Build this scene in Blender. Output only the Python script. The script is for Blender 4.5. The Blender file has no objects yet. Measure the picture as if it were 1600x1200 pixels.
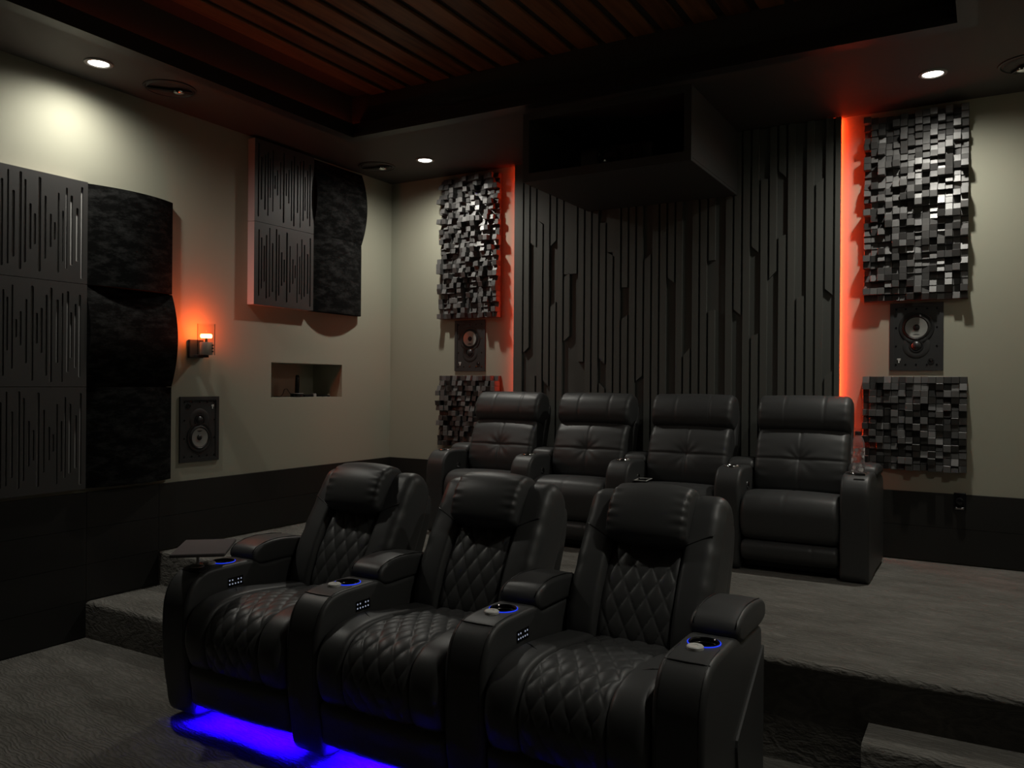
import bpy, bmesh, math, random
import numpy as np
from mathutils import Vector, Matrix

# ------------------------------------------------------------------ camera, world, exposure, lights
S = bpy.context.scene
COL = S.collection
PI = math.pi
EYE = 1.367
cam_d = bpy.data.cameras.new('camera')
cam = bpy.data.objects.new('camera', cam_d)
COL.objects.link(cam)
cam_d.sensor_fit = 'HORIZONTAL'
cam_d.sensor_width = 36.0
cam_d.lens = 36.0 * 1273.0 / 1600.0
cam_d.clip_start = 0.02
yaw, roll = math.radians(30.2), math.radians(0.45)
cam.matrix_world = (Matrix.Translation((0, 0, EYE)) @ Matrix.Rotation(yaw, 4, 'Z')
                    @ Matrix.Rotation(PI / 2, 4, 'X') @ Matrix.Rotation(roll, 4, 'Z'))
S.camera = cam
w = bpy.data.worlds.new('room_dark')
S.world = w
w.use_nodes = True
w.node_tree.nodes['Background'].inputs[0].default_value = (0.5, 0.5, 0.46, 1)
w.node_tree.nodes['Background'].inputs[1].default_value = 0.0
S.view_settings.view_transform = 'Standard'
S.view_settings.look = 'None'
S.view_settings.exposure = 0.0
S.view_settings.gamma = 1.0
S.view_settings.use_curve_mapping = False

SPOT_W = 66.0          # each ceiling downlight
SPOT_ANGLE = 169.0
SPOT_BLEND = 1.0
SPOT_COL = (1.0, 0.97, 0.87)
RED = (1.0, 0.045, 0.008)
RED_EDGE = 95.0        # LED strips on the feature wall edges
RED_COVE = 3.0         # LED strip in the ceiling cove
BLUE = (0.010, 0.0, 1.0)
BLUE_SEAT = 900.0
SCONCE_W = 3.8
SCONCE_COL = (1.0, 0.085, 0.005)

# ------------------------------------------------------------------ constants of the room
XL, XR, YB, YF = -4.15, 0.42, 5.18, -2.6
ZC, ZT = 2.967, 3.25          # soffit, tray ceiling
DADO = 0.773
ZP, ZS = 0.38, 0.19           # platform, step
YP = 3.05                     # platform front edge
SX0, SX1, SY = -3.58, -0.12, 4.065   # soffit opening

# ------------------------------------------------------------------ materials
def mat(name, col, rough=0.5, metal=0.0, spec=0.5, bump=None, emit=None, estr=0.0, vary=None, coat=0.0, sheen=0.0):
    m = bpy.data.materials.new(name)
    m.use_nodes = True
    nt = m.node_tree
    b = nt.nodes['Principled BSDF']
    b.inputs['Base Color'].default_value = (*col, 1)
    b.inputs['Roughness'].default_value = rough
    b.inputs['Metallic'].default_value = metal
    b.inputs['Specular IOR Level'].default_value = spec
    if coat: b.inputs['Coat Weight'].default_value = coat
    if sheen:
        b.inputs['Sheen Weight'].default_value = sheen
        b.inputs['Sheen Roughness'].default_value = 0.4
    if emit:
        b.inputs['Emission Color'].default_value = (*emit, 1)
        b.inputs['Emission Strength'].default_value = estr
    tc = nt.nodes.new('ShaderNodeTexCoord')
    if bump:
        scale, strength, dist = bump[:3]
        n = nt.nodes.new('ShaderNodeTexNoise')
        n.inputs['Scale'].default_value = scale
        n.inputs['Detail'].default_value = bump[3] if len(bump) > 3 else 3
        bp = nt.nodes.new('ShaderNodeBump')
        bp.inputs['Strength'].default_value = strength
        bp.inputs['Distance'].default_value = dist
        nt.links.new(tc.outputs['Object'], n.inputs['Vector'])
        nt.links.new(n.outputs['Fac'], bp.inputs['Height'])
        nt.links.new(bp.outputs['Normal'], b.inputs['Normal'])
    if vary:
        scale, lo, hi = vary
        n = nt.nodes.new('ShaderNodeTexNoise')
        n.inputs['Scale'].default_value = scale
        n.inputs['Detail'].default_value = 4
        r = nt.nodes.new('ShaderNodeValToRGB')
        r.color_ramp.elements[0].position = 0.35
        r.color_ramp.elements[1].position = 0.68
        r.color_ramp.elements[0].color = (*[c * lo for c in col], 1)
        r.color_ramp.elements[1].color = (*[c * hi for c in col], 1)
        nt.links.new(tc.outputs['Object'], n.inputs['Vector'])
        nt.links.new(n.outputs['Fac'], r.inputs['Fac'])
        nt.links.new(r.outputs['Color'], b.inputs['Base Color'])
    return m

M = {}
M['wall'] = mat('wall_paint', (0.34, 0.335, 0.265), 0.75, bump=(90, 0.05, 0.002), spec=0.3)
M['wall_dark'] = mat('dark_wall_paint', (0.05, 0.05, 0.048), 0.8)
M['soffit'] = mat('soffit_paint', (0.044, 0.040, 0.037), 0.65, bump=(60, 0.05, 0.002))
M['black_trim'] = mat('black_trim', (0.012, 0.011, 0.0115), 0.5)
M['dado'] = mat('black_plank', (0.010, 0.0095, 0.008), 0.55, vary=(3, 0.8, 1.2), bump=(40, 0.08, 0.002))
M['leather'] = mat('black_leather', (0.058, 0.059, 0.0595), 0.45, spec=0.5, bump=(220, 0.10, 0.002, 6))
M['leather2'] = mat('black_leather_rear', (0.044, 0.045, 0.0455), 0.46, spec=0.5, bump=(160, 0.10, 0.002, 5))
M['stitch'] = mat('leather_piping', (0.012, 0.012, 0.012), 0.42)
M['chair_base'] = mat('chair_base_black', (0.006, 0.006, 0.006), 0.6)
M['chrome'] = mat('chrome', (0.7, 0.7, 0.7), 0.15, 1.0)
M['nickel'] = mat('brushed_nickel', (0.55, 0.53, 0.5), 0.38, 0.75)
M['gloss'] = mat('gloss_black', (0.008, 0.008, 0.009), 0.12)
M['cap'] = mat('pale_cap', (0.8, 0.8, 0.77), 0.35)
M['matte'] = mat('matte_black', (0.012, 0.012, 0.012), 0.6)
M['feature'] = mat('feature_slat_paint', (0.095, 0.097, 0.088), 0.55, spec=0.35)
M['feature_base'] = mat('feature_board_paint', (0.090, 0.092, 0.084), 0.6, spec=0.3)
M['slot'] = mat('slotted_board', (0.05, 0.048, 0.047), 0.45, spec=0.5)
M['slot_side'] = mat('pale_panel_side', (0.50, 0.43, 0.43), 0.7)
M['slot_core'] = mat('slot_core', (0.32, 0.31, 0.30), 0.6)
M['slot_back'] = mat('slot_back', (0.42, 0.41, 0.40), 0.7)
M['block'] = mat('painted_block', (0.105, 0.102, 0.100), 0.38, spec=0.6)
M['block2'] = mat('painted_block_dark', (0.055, 0.053, 0.052), 0.42, spec=0.55)
M['block_base'] = mat('diffuser_board', (0.03, 0.03, 0.03), 0.6)
M['frame'] = mat('speaker_flange', (0.022, 0.022, 0.022), 0.55, bump=(300, 0.1, 0.001))
M['cone'] = mat('speaker_cone', (0.33, 0.33, 0.31), 0.35, 0.35)
M['rubber'] = mat('speaker_rubber', (0.01, 0.01, 0.01), 0.45)
M['mark'] = mat('pale_mark', (0.75, 0.75, 0.72), 0.4)
M['box'] = mat('projector_box_paint', (0.05, 0.05, 0.048), 0.55)
M['proj'] = mat('projector_shell', (0.02, 0.02, 0.021), 0.35)
M['lens'] = mat('projector_lens', (0.01, 0.01, 0.015), 0.05, spec=0.8)
M['lamp'] = mat('lamp_lens', (1, 1, 1), 0.3, emit=(1.0, 0.96, 0.86), estr=9.0)
M['lamp_ring'] = mat('lamp_ring', (0.25, 0.25, 0.24), 0.5)
M['red_led'] = mat('red_led', (0.1, 0.01, 0.0), 0.5, emit=RED, estr=RED_EDGE)
M['red_led_left'] = mat('red_led_left', (0.1, 0.01, 0.0), 0.5, emit=RED, estr=RED_EDGE * 0.42)
M['cove_led'] = mat('cove_led', (0.1, 0.01, 0.0), 0.5, emit=(1.0, 0.10, 0.02), estr=RED_COVE)
M['blue_led'] = mat('blue_led', (0.0, 0.0, 0.1), 0.5, emit=BLUE, estr=BLUE_SEAT)
M['blue_ring'] = mat('blue_ring', (0.0, 0.0, 0.1), 0.4, emit=(0.01, 0.05, 1.0), estr=0.9)
M['icon'] = mat('lit_icon', (0.1, 0.1, 0.1), 0.4, emit=(0.55, 0.62, 0.8), estr=0.5)
M['bulb'] = mat('bulb_filament', (1, 0.5, 0.2), 0.4, emit=(1.0, 0.30, 0.08), estr=14.0)
M['tray'] = mat('tray_brown', (0.10, 0.090, 0.092), 0.8, spec=0.2)
M['bottlecap'] = mat('bottle_cap', (0.03, 0.012, 0.014), 0.4)

def fabric():
    m = mat('black_velvet', (0.014, 0.014, 0.014), 0.95, spec=0.1, sheen=0.0)
    nt = m.node_tree; b = nt.nodes['Principled BSDF']
    tc = nt.nodes.new('ShaderNodeTexCoord')
    n = nt.nodes.new('ShaderNodeTexNoise'); n.inputs['Scale'].default_value = 14; n.inputs['Detail'].default_value = 8; n.inputs['Roughness'].default_value = 0.75
    mp = nt.nodes.new('ShaderNodeMapping'); mp.inputs['Scale'].default_value = (1, 0.6, 1.6)
    r = nt.nodes.new('ShaderNodeValToRGB')
    r.color_ramp.elements[0].position = 0.46; r.color_ramp.elements[0].color = (0.0025, 0.0025, 0.0025, 1)
    r.color_ramp.elements[1].position = 0.66; r.color_ramp.elements[1].color = (0.025, 0.025, 0.0245, 1)
    nt.links.new(tc.outputs['Object'], mp.inputs['Vector']); nt.links.new(mp.outputs['Vector'], n.inputs['Vector'])
    nt.links.new(n.outputs['Fac'], r.inputs['Fac']); nt.links.new(r.outputs['Color'], b.inputs['Base Color'])
    n2 = nt.nodes.new('ShaderNodeTexNoise'); n2.inputs['Scale'].default_value = 400
    bp = nt.nodes.new('ShaderNodeBump'); bp.inputs['Strength'].default_value = 0.3; bp.inputs['Distance'].default_value = 0.002
    nt.links.new(tc.outputs['Object'], n2.inputs['Vector']); nt.links.new(n2.outputs['Fac'], bp.inputs['Height']); nt.links.new(bp.outputs['Normal'], b.inputs['Normal'])
    return m
M['fabric'] = fabric()

def carpet():
    m = mat('charcoal_carpet', (0.075, 0.074, 0.066), 0.95, spec=0.05)
    nt = m.node_tree; b = nt.nodes['Principled BSDF']
    geo = nt.nodes.new('ShaderNodeNewGeometry')
    n = nt.nodes.new('ShaderNodeTexNoise'); n.inputs['Scale'].default_value = 5; n.inputs['Detail'].default_value = 6; n.inputs['Roughness'].default_value = 0.7
    r = nt.nodes.new('ShaderNodeValToRGB')
    r.color_ramp.elements[0].position = 0.3; r.color_ramp.elements[0].color = (0.142, 0.135, 0.121, 1)
    r.color_ramp.elements[1].position = 0.7; r.color_ramp.elements[1].color = (0.250, 0.240, 0.219, 1)
    wv = nt.nodes.new('ShaderNodeTexWave'); wv.inputs['Scale'].default_value = 14; wv.inputs['Distortion'].default_value = 18; wv.bands_direction = 'Y'; wv.inputs['Detail'].default_value = 4; wv.inputs['Detail Scale'].default_value = 0.9
    n2 = nt.nodes.new('ShaderNodeTexNoise'); n2.inputs['Scale'].default_value = 150; n2.inputs['Detail'].default_value = 4
    ad = nt.nodes.new('ShaderNodeMath'); ad.operation = 'MULTIPLY_ADD'; ad.inputs[1].default_value = 0.55
    bp = nt.nodes.new('ShaderNodeBump'); bp.inputs['Strength'].default_value = 0.9; bp.inputs['Distance'].default_value = 0.007
    mp = nt.nodes.new('ShaderNodeMapping'); mp.inputs['Scale'].default_value = (0.55, 1.25, 1.0); mp.inputs['Rotation'].default_value = (0, 0, 0.35)
    nt.links.new(geo.outputs['Position'], mp.inputs['Vector'])
    for k in (n, wv, n2): nt.links.new(mp.outputs['Vector'], k.inputs['Vector'])
    nt.links.new(n.outputs['Fac'], r.inputs['Fac'])
    mx = nt.nodes.new('ShaderNodeMixRGB'); mx.blend_type = 'MULTIPLY'; mx.inputs['Fac'].default_value = 0.22
    nt.links.new(r.outputs['Color'], mx.inputs['Color1']); nt.links.new(wv.outputs['Color'], mx.inputs['Color2'])
    nt.links.new(mx.outputs['Color'], b.inputs['Base Color'])
    nt.links.new(wv.outputs['Fac'], ad.inputs[0]); nt.links.new(n2.outputs['Fac'], ad.inputs[2])
    nt.links.new(ad.outputs[0], bp.inputs['Height']); nt.links.new(bp.outputs['Normal'], b.inputs['Normal'])
    return m
M['carpet'] = carpet()

def wood():
    m = mat('cedar_slat', (0.2, 0.08, 0.03), 0.5)
    nt = m.node_tree; b = nt.nodes['Principled BSDF']
    geo = nt.nodes.new('ShaderNodeNewGeometry')
    oi = nt.nodes.new('ShaderNodeObjectInfo')
    mp = nt.nodes.new('ShaderNodeMapping'); mp.inputs['Scale'].default_value = (22, 1.6, 22)
    n = nt.nodes.new('ShaderNodeTexNoise'); n.inputs['Scale'].default_value = 1.5; n.inputs['Detail'].default_value = 6
    ad = nt.nodes.new('ShaderNodeMath'); ad.operation = 'MULTIPLY_ADD'; ad.inputs[1].default_value = 0.35
    r = nt.nodes.new('ShaderNodeValToRGB')
    r.color_ramp.elements[0].position = 0.35; r.color_ramp.elements[0].color = (0.07, 0.028, 0.011, 1)
    r.color_ramp.elements[1].position = 0.95; r.color_ramp.elements[1].color = (0.26, 0.12, 0.048, 1)
    nt.links.new(geo.outputs['Position'], mp.inputs['Vector']); nt.links.new(mp.outputs['Vector'], n.inputs['Vector'])
    nt.links.new(oi.outputs['Random'], ad.inputs[0]); nt.links.new(n.outputs['Fac'], ad.inputs[2])
    nt.links.new(ad.outputs[0], r.inputs['Fac']); nt.links.new(r.outputs['Color'], b.inputs['Base Color'])
    return m
M['wood'] = wood()

def thin_glass(name, tint, gloss, printed=False):
    m = bpy.data.materials.new(name); m.use_nodes = True
    nt = m.node_tree; nt.nodes.clear()
    out = nt.nodes.new('ShaderNodeOutputMaterial')
    tr = nt.nodes.new('ShaderNodeBsdfTransparent'); tr.inputs[0].default_value = (*tint, 1)
    gl = nt.nodes.new('ShaderNodeBsdfGlossy'); gl.inputs['Roughness'].default_value = 0.05
    lw = nt.nodes.new('ShaderNodeLayerWeight'); lw.inputs['Blend'].default_value = gloss
    mx = nt.nodes.new('ShaderNodeMixShader')
    nt.links.new(lw.outputs['Fresnel'], mx.inputs[0]); nt.links.new(tr.outputs[0], mx.inputs[1]); nt.links.new(gl.outputs[0], mx.inputs[2])
    last = mx
    if printed:
        dm = nt.nodes.new('ShaderNodeBsdfDiffuse'); dm.inputs[0].default_value = (0.5, 0.46, 0.47, 1)
        md = nt.nodes.new('ShaderNodeMixShader'); md.inputs[0].default_value = 0.24
        nt.links.new(mx.outputs[0], md.inputs[1]); nt.links.new(dm.outputs[0], md.inputs[2]); mx = md
        tc = nt.nodes.new('ShaderNodeTexCoord')
        vo = nt.nodes.new('ShaderNodeTexVoronoi'); vo.inputs['Scale'].default_value = 42
        nz = nt.nodes.new('ShaderNodeTexNoise'); nz.inputs['Scale'].default_value = 60
        lt = nt.nodes.new('ShaderNodeMath'); lt.operation = 'LESS_THAN'; lt.inputs[1].default_value = 0.42
        sp = nt.nodes.new('ShaderNodeSeparateXYZ')
        g1 = nt.nodes.new('ShaderNodeMath'); g1.operation = 'GREATER_THAN'; g1.inputs[1].default_value = 0.055
        g2 = nt.nodes.new('ShaderNodeMath'); g2.operation = 'LESS_THAN'; g2.inputs[1].default_value = 0.178
        m1 = nt.nodes.new('ShaderNodeMath'); m1.operation = 'MULTIPLY'
        m2 = nt.nodes.new('ShaderNodeMath'); m2.operation = 'MULTIPLY'
        df = nt.nodes.new('ShaderNodeBsdfDiffuse'); df.inputs[0].default_value = (0.85, 0.84, 0.84, 1)
        mz = nt.nodes.new('ShaderNodeMixShader')
        mxv = nt.nodes.new('ShaderNodeMixRGB'); mxv.inputs['Fac'].default_value = 0.02
        nt.links.new(tc.outputs['Object'], mxv.inputs['Color1']); nt.links.new(nz.outputs['Color'], mxv.inputs['Color2'])
        nt.links.new(mxv.outputs[0], vo.inputs['Vector']); nt.links.new(vo.outputs['Distance'], lt.inputs[0])
        nt.links.new(tc.outputs['Object'], sp.inputs[0]); nt.links.new(sp.outputs['Z'], g1.inputs[0]); nt.links.new(sp.outputs['Z'], g2.inputs[0])
        nt.links.new(g1.outputs[0], m1.inputs[0]); nt.links.new(g2.outputs[0], m1.inputs[1])
        nt.links.new(m1.outputs[0], m2.inputs[0]); nt.links.new(lt.outputs[0], m2.inputs[1])
        nt.links.new(m2.outputs[0], mz.inputs[0]); nt.links.new(mx.outputs[0], mz.inputs[1]); nt.links.new(df.outputs[0], mz.inputs[2])
        last = mz
    nt.links.new(last.outputs[0], out.inputs[0])
    return m
M['glass'] = thin_glass('sconce_glass', (0.97, 0.95, 0.93), 0.06)
M['bottle'] = thin_glass('bottle_plastic', (0.86, 0.82, 0.83), 0.15, True)

# ------------------------------------------------------------------ helpers
def link(name, me, m, parent=None, loc=None):
    o = bpy.data.objects.new(name, me)
    COL.objects.link(o)
    if m is not None and not me.materials: me.materials.append(m)
    if parent is not None: o.parent = parent
    if loc is not None: o.location = loc
    return o

def tag(o, label, cat, group=None):
    o['label'] = label; o['category'] = cat
    if group: o['group'] = group
    return o

def thing(name, label, cat, loc=(0, 0, 0), rz=0.0, group=None):
    o = bpy.data.objects.new(name, None); COL.objects.link(o)
    o.empty_display_size = 0.1
    o.location = loc; o.rotation_euler = (0, 0, rz)
    return tag(o, label, cat, group)

def struct(name, bm, m, parent=None):
    o = link(name, fin(bm, name), m, parent)
    if parent is None: o['kind'] = 'structure'
    return o

def fin(bm, name, smooth=False, angle=None):
    me = bpy.data.meshes.new(name)
    bmesh.ops.recalc_face_normals(bm, faces=bm.faces[:])
    bm.to_mesh(me); bm.free()
    if smooth:
        me.polygons.foreach_set('use_smooth', [True] * len(me.polygons))
        if angle is not None: me.set_sharp_from_angle(angle=angle)
    me.update()
    return me

def B(): return bmesh.new()

def box(bm, x0, x1, y0, y1, z0, z1, bev=0.0, seg=2):
    v = [bm.verts.new(p) for p in ((x0, y0, z0), (x1, y0, z0), (x1, y1, z0), (x0, y1, z0), (x0, y0, z1), (x1, y0, z1), (x1, y1, z1), (x0, y1, z1))]
    f = [bm.faces.new([v[i] for i in q]) for q in ((3, 2, 1, 0), (4, 5, 6, 7), (0, 1, 5, 4), (1, 2, 6, 5), (2, 3, 7, 6), (3, 0, 4, 7))]
    if bev:
        es = list({e for q in f for e in q.edges})
        bmesh.ops.bevel(bm, geom=es, offset=bev, segments=seg, affect='EDGES', profile=0.5)
    return bm

def prism(bm, poly, a0, a1, axis):
    """polygon extruded along axis; poly gives the two other coordinates in xyz order"""
    def P(p, a):
        return {'x': (a, p[0], p[1]), 'y': (p[0], a, p[1]), 'z': (p[0], p[1], a)}[axis]
    v0 = [bm.verts.new(P(p, a0)) for p in poly]; v1 = [bm.verts.new(P(p, a1)) for p in poly]
    n = len(poly)
    bm.faces.new(v0[::-1]); bm.faces.new(v1)
    for i in range(n):
        bm.faces.new((v0[i], v0[(i + 1) % n], v1[(i + 1) % n], v1[i]))
    return bm

def lathe(bm, prof, seg=24, mtx=None, closed=True):
    """prof: (r, h) list turned around z"""
    mtx = mtx or Matrix()
    rings = []
    for r, h in prof:
        if r < 1e-6: rings.append([bm.verts.new(mtx @ Vector((0, 0, h)))])
        else: rings.append([bm.verts.new(mtx @ Vector((r * math.cos(2 * PI * i / seg), r * math.sin(2 * PI * i / seg), h))) for i in range(seg)])
    for a, b in zip(rings, rings[1:]):
        for i in range(seg):
            j = (i + 1) % seg
            if len(a) == 1 and len(b) == 1: continue
            if len(a) == 1: bm.faces.new((a[0], b[i], b[j]))
            elif len(b) == 1: bm.faces.new((a[i], a[j], b[0]))
            else: bm.faces.new((a[i], a[j], b[j], b[i]))
    if closed:
        for rg, rev in ((rings[0], True), (rings[-1], False)):
            if len(rg) > 1: bm.faces.new(rg[::-1] if rev else rg)
    return bm

def torus(bm, R, r, mtx=None, a0=0.0, a1=2 * PI, seg=32, sec=8):
    mtx = mtx or Matrix()
    full = abs(a1 - a0 - 2 * PI) < 1e-6
    n = seg if full else seg + 1
    rings = []
    for i in range(n):
        a = a0 + (a1 - a0) * i / seg
        rings.append([bm.verts.new(mtx @ Vector(((R + r * math.cos(2 * PI * k / sec)) * math.cos(a), (R + r * math.cos(2 * PI * k / sec)) * math.sin(a), r * math.sin(2 * PI * k / sec)))) for k in range(sec)])
    for i in range(n if full else n - 1):
        a, b = rings[i], rings[(i + 1) % n]
        for k in range(sec):
            bm.faces.new((a[k], b[k], b[(k + 1) % sec], a[(k + 1) % sec]))
    return bm

def tube(bm, pts, r, sec=6):
    pts = [Vector(p) for p in pts]
    rings = []
    for i, p in enumerate(pts):
        t = (pts[min(i + 1, len(pts) - 1)] - pts[max(i - 1, 0)]).normalized()
        u = t.cross(Vector((0, 0, 1)))
        if u.length < 1e-3: u = t.cross(Vector((1, 0, 0)))
        u.normalize(); v = t.cross(u)
        rings.append([bm.verts.new(p + u * r * math.cos(2 * PI * k / sec) + v * r * math.sin(2 * PI * k / sec)) for k in range(sec)])
    for a, b in zip(rings, rings[1:]):
        for k in range(sec):
            bm.faces.new((a[k], a[(k + 1) % sec], b[(k + 1) % sec], b[k]))
    bm.faces.new(rings[0][::-1]); bm.faces.new(rings[-1])
    return bm

def resample(ctrl, n, smooth=True, closed=True):
    P = np.array(ctrl, float)
    if smooth:
        out = []
        k = len(P)
        rng = range(k) if closed else range(k - 1)
        for i in rng:
            p0 = P[(i - 1) % k] if closed else P[max(i - 1, 0)]
            p1 = P[i]; p2 = P[(i + 1) % k]
            p3 = P[(i + 2) % k] if closed else P[min(i + 2, k - 1)]
            d = [max(np.linalg.norm(b - a), 1e-6) ** 0.5 for a, b in ((p0, p1), (p1, p2), (p2, p3))]
            m1 = (p1 - p0) / d[0] - (p2 - p0) / (d[0] + d[1]) + (p2 - p1) / d[1] if np.linalg.norm(p1 - p0) > 1e-6 else (p2 - p1) / d[1]
            m2 = (p2 - p1) / d[1] - (p3 - p1) / (d[1] + d[2]) + (p3 - p2) / d[2] if np.linalg.norm(p3 - p2) > 1e-6 else (p2 - p1) / d[1]
            m1 = m1 * d[1]; m2 = m2 * d[1]
            for t in np.linspace(0, 1, 16, endpoint=False):
                out.append((2 * t**3 - 3 * t**2 + 1) * p1 + (t**3 - 2 * t**2 + t) * m1 + (-2 * t**3 + 3 * t**2) * p2 + (t**3 - t**2) * m2)
        if not closed: out.append(P[-1])
        P = np.array(out)
    Q = np.vstack([P, P[:1]]) if closed else P
    seg = np.linalg.norm(np.diff(Q, axis=0), axis=1)
    s = np.concatenate([[0], np.cumsum(seg)])
    ss = np.linspace(0, s[-1], n, endpoint=not closed)
    return np.stack([np.interp(ss, s, Q[:, 0]), np.interp(ss, s, Q[:, 1])], 1), ss

def loft(ctrl, x0, x1, rl, rr, n=64, m=12, es=5, bulge=0.0, disp=None, smooth=True, name='cushion', xmap=None):
    """upholstered body: a closed side profile (y, z) run from x0 to x1, its two ends rounded with radii rl and rr"""
    P, ss = resample(ctrl, n, smooth)
    a = 0.5 * np.sum(P[:, 0] * np.roll(P[:, 1], -1) - np.roll(P[:, 0], -1) * P[:, 1])
    if a < 0:
        P = P[::-1].copy(); L = ss[-1] + (ss[1] - ss[0]); ss = ss
        flip = True
    else: flip = False
    T = np.roll(P, -1, 0) - np.roll(P, 1, 0)
    N = np.stack([T[:, 1], -T[:, 0]], 1); N /= np.maximum(np.linalg.norm(N, axis=1, keepdims=True), 1e-9)
    rows = []
    for i in range(es):
        t = (PI / 2) * i / es
        rows.append((x0 + rl * (1 - math.cos(t)), rl * (1 - math.sin(t))))
    for i in range(m + 1):
        rows.append((x0 + rl + (x1 - rr - x0 - rl) * i / m, 0.0))
    for i in range(es - 1, -1, -1):
        t = (PI / 2) * i / es
        rows.append((x1 - rr * (1 - math.cos(t)), rr * (1 - math.sin(t))))
    xc, h = (x0 + x1) / 2, (x1 - x0) / 2
    V = []
    for x, d in rows:
        off = -d + bulge * (1 - ((x - xc) / h) ** 2)
        Q = P + N * off
        if disp is not None: Q = Q + N * (np.zeros(n) + disp(x, P))[:, None]
        X = np.full((n, 1), x)
        if xmap is not None: X = xmap(x, Q)[:, None]
        V.append(np.hstack([X, Q]))
    V = np.vstack(V)
    F = []
    for r in range(len(rows) - 1):
        for k in range(n):
            k2 = (k + 1) % n
            F.append((r * n + k, r * n + k2, (r + 1) * n + k2, (r + 1) * n + k))
    F.append(tuple(range(n - 1, -1, -1))); F.append(tuple((len(rows) - 1) * n + k for k in range(n)))
    me = bpy.data.meshes.new(name)
    me.from_pydata(V.tolist(), [], F)
    bm = bmesh.new(); bm.from_mesh(me); bmesh.ops.recalc_face_normals(bm, faces=bm.faces[:]); bm.to_mesh(me); bm.free()
    me.polygons.foreach_set('use_smooth', [True] * len(me.polygons))
    me.set_sharp_from_angle(angle=math.radians(60))
    return me

def carve(o, bmc):
    """recess a shape out of one mesh and keep the plain result"""
    cm = bpy.data.meshes.new('cut'); bmesh.ops.recalc_face_normals(bmc, faces=bmc.faces[:]); bmc.to_mesh(cm); bmc.free()
    c = bpy.data.objects.new('cut', cm); COL.objects.link(c)
    c.parent = o.parent
    md = o.modifiers.new('b', 'BOOLEAN'); md.operation = 'DIFFERENCE'; md.solver = 'EXACT'; md.object = c
    bpy.context.view_layer.update()
    dg = bpy.context.evaluated_depsgraph_get()
    me = bpy.data.meshes.new_from_object(o.evaluated_get(dg))
    o.modifiers.clear(); old = o.data; o.data = me; bpy.data.meshes.remove(old)
    bpy.data.objects.remove(c); bpy.data.meshes.remove(cm)

def dup(root, loc, label=None):
    r = root.copy(); COL.objects.link(r); r.location = loc
    if label: r['label'] = label
    for ch in list(root.children):
        c = ch.copy(); COL.objects.link(c); c.parent = r
        for g in list(ch.children):
            d = g.copy(); COL.objects.link(d); d.parent = c
    return r

# ------------------------------------------------------------------ room shell
TH = 0.12
# left wall with its niche
NY0, NY1, NZ0, NZ1, ND = 3.915, 4.61, 1.262, 1.5, 0.29
bm = B()
box(bm, XL - 0.45, XL, YF, NY0, 0, ZC); box(bm, XL - 0.45, XL, NY1, YB, 0, ZC)
box(bm, XL - 0.45, XL, NY0, NY1, 0, NZ0); box(bm, XL - 0.45, XL, NY0, NY1, NZ1, ZC)
box(bm, XL - 0.45, XL - ND, NY0, NY1, NZ0, NZ1)
struct('wall_left', bm, M['wall'])
struct('wall_back', box(B(), XL, XR, YB, YB + TH, 0, ZC), M['wall'])
struct('wall_right', box(B(), XR, XR + TH, YF, YB, 0, ZC), M['wall'])
struct('wall_front', box(B(), XL, XR, YF - TH, YF, 0, ZC), M['wall_dark'])
fl = struct('floor', box(B(), XL, XR, YF, YB, -0.1, 0), M['carpet'])

def carpet_block(name, x0, x1, y0, y1, z0, z1, nose=0.0):
    r = 0.022
    prof = [(y0 + nose, z0)]
    if nose: prof += [(y0 + nose, z1 - 0.06), (y0 + 0.012, z1 - 0.048)]
    for i in range(7):
        a = PI - (PI / 2) * i / 6
        prof.append((y0 + r + r * math.cos(a), z1 - r + r * math.sin(a)))
    prof += [(y1, z1), (y1, z0)]
    bm = prism(B(), prof, x0, x1, 'x')
    o = link(name, fin(bm, name, True, math.radians(50)), M['carpet'])
    o['kind'] = 'structure'
    return o
carpet_block('floor_platform', XL, -1.9, YP, YB, 0, ZP)
carpet_block('floor_platform', -1.9, XR, YP, YB, 0, ZP, 0.024)
carpet_block('floor_step', XL, -3.12, YP - 0.44, YP, 0, ZS)
carpet_block('floor_step', -0.345, XR, 2.875, YP + 0.024, 0, ZS + 0.01)

# ceiling: soffit ring + tray
CE = struct('ceiling', box(B(), XL, XR, YF, YB, ZT + 0.02, ZT + 0.12), M['soffit'])
bm = B()
LIP = 0.08
box(bm, XL, SX0 - LIP, YF, YB, ZC, ZT + 0.02); box(bm, SX1 + LIP, XR, YF, YB, ZC, ZT + 0.02)
box(bm, SX0 - LIP, SX1 + LIP, SY + LIP, YB, ZC, ZT + 0.02)
box(bm, SX0 - LIP, SX1 + LIP, YF, -1.6, ZC, ZT + 0.02)
struct('ceiling_soffit', bm, M['soffit'])
# lip moulding around the tray, hiding the cove LED: stepped profile
def lip(name, along, a0, a1, face, sgn):
    t = LIP
    prof = [(0, ZC), (0, ZC + 0.03), (0.012, ZC + 0.034), (0.012, ZC + 0.093), (0.03, ZC + 0.093), (0.03, ZC + 0.05), (t, ZC + 0.05), (t, ZC)]
    poly = [(face + sgn * p, z) for p, z in prof]
    o = struct(name, prism(B(), poly, a0, a1, along), M['black_trim'])
    return o
lip('trim_1', 'y', -1.6, SY + LIP, SX0, -1)
lip('trim_2', 'x', SX0, SX1, SY, 1)
lip('trim_3', 'y', -1.6, SY + LIP, SX1, 1)
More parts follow.
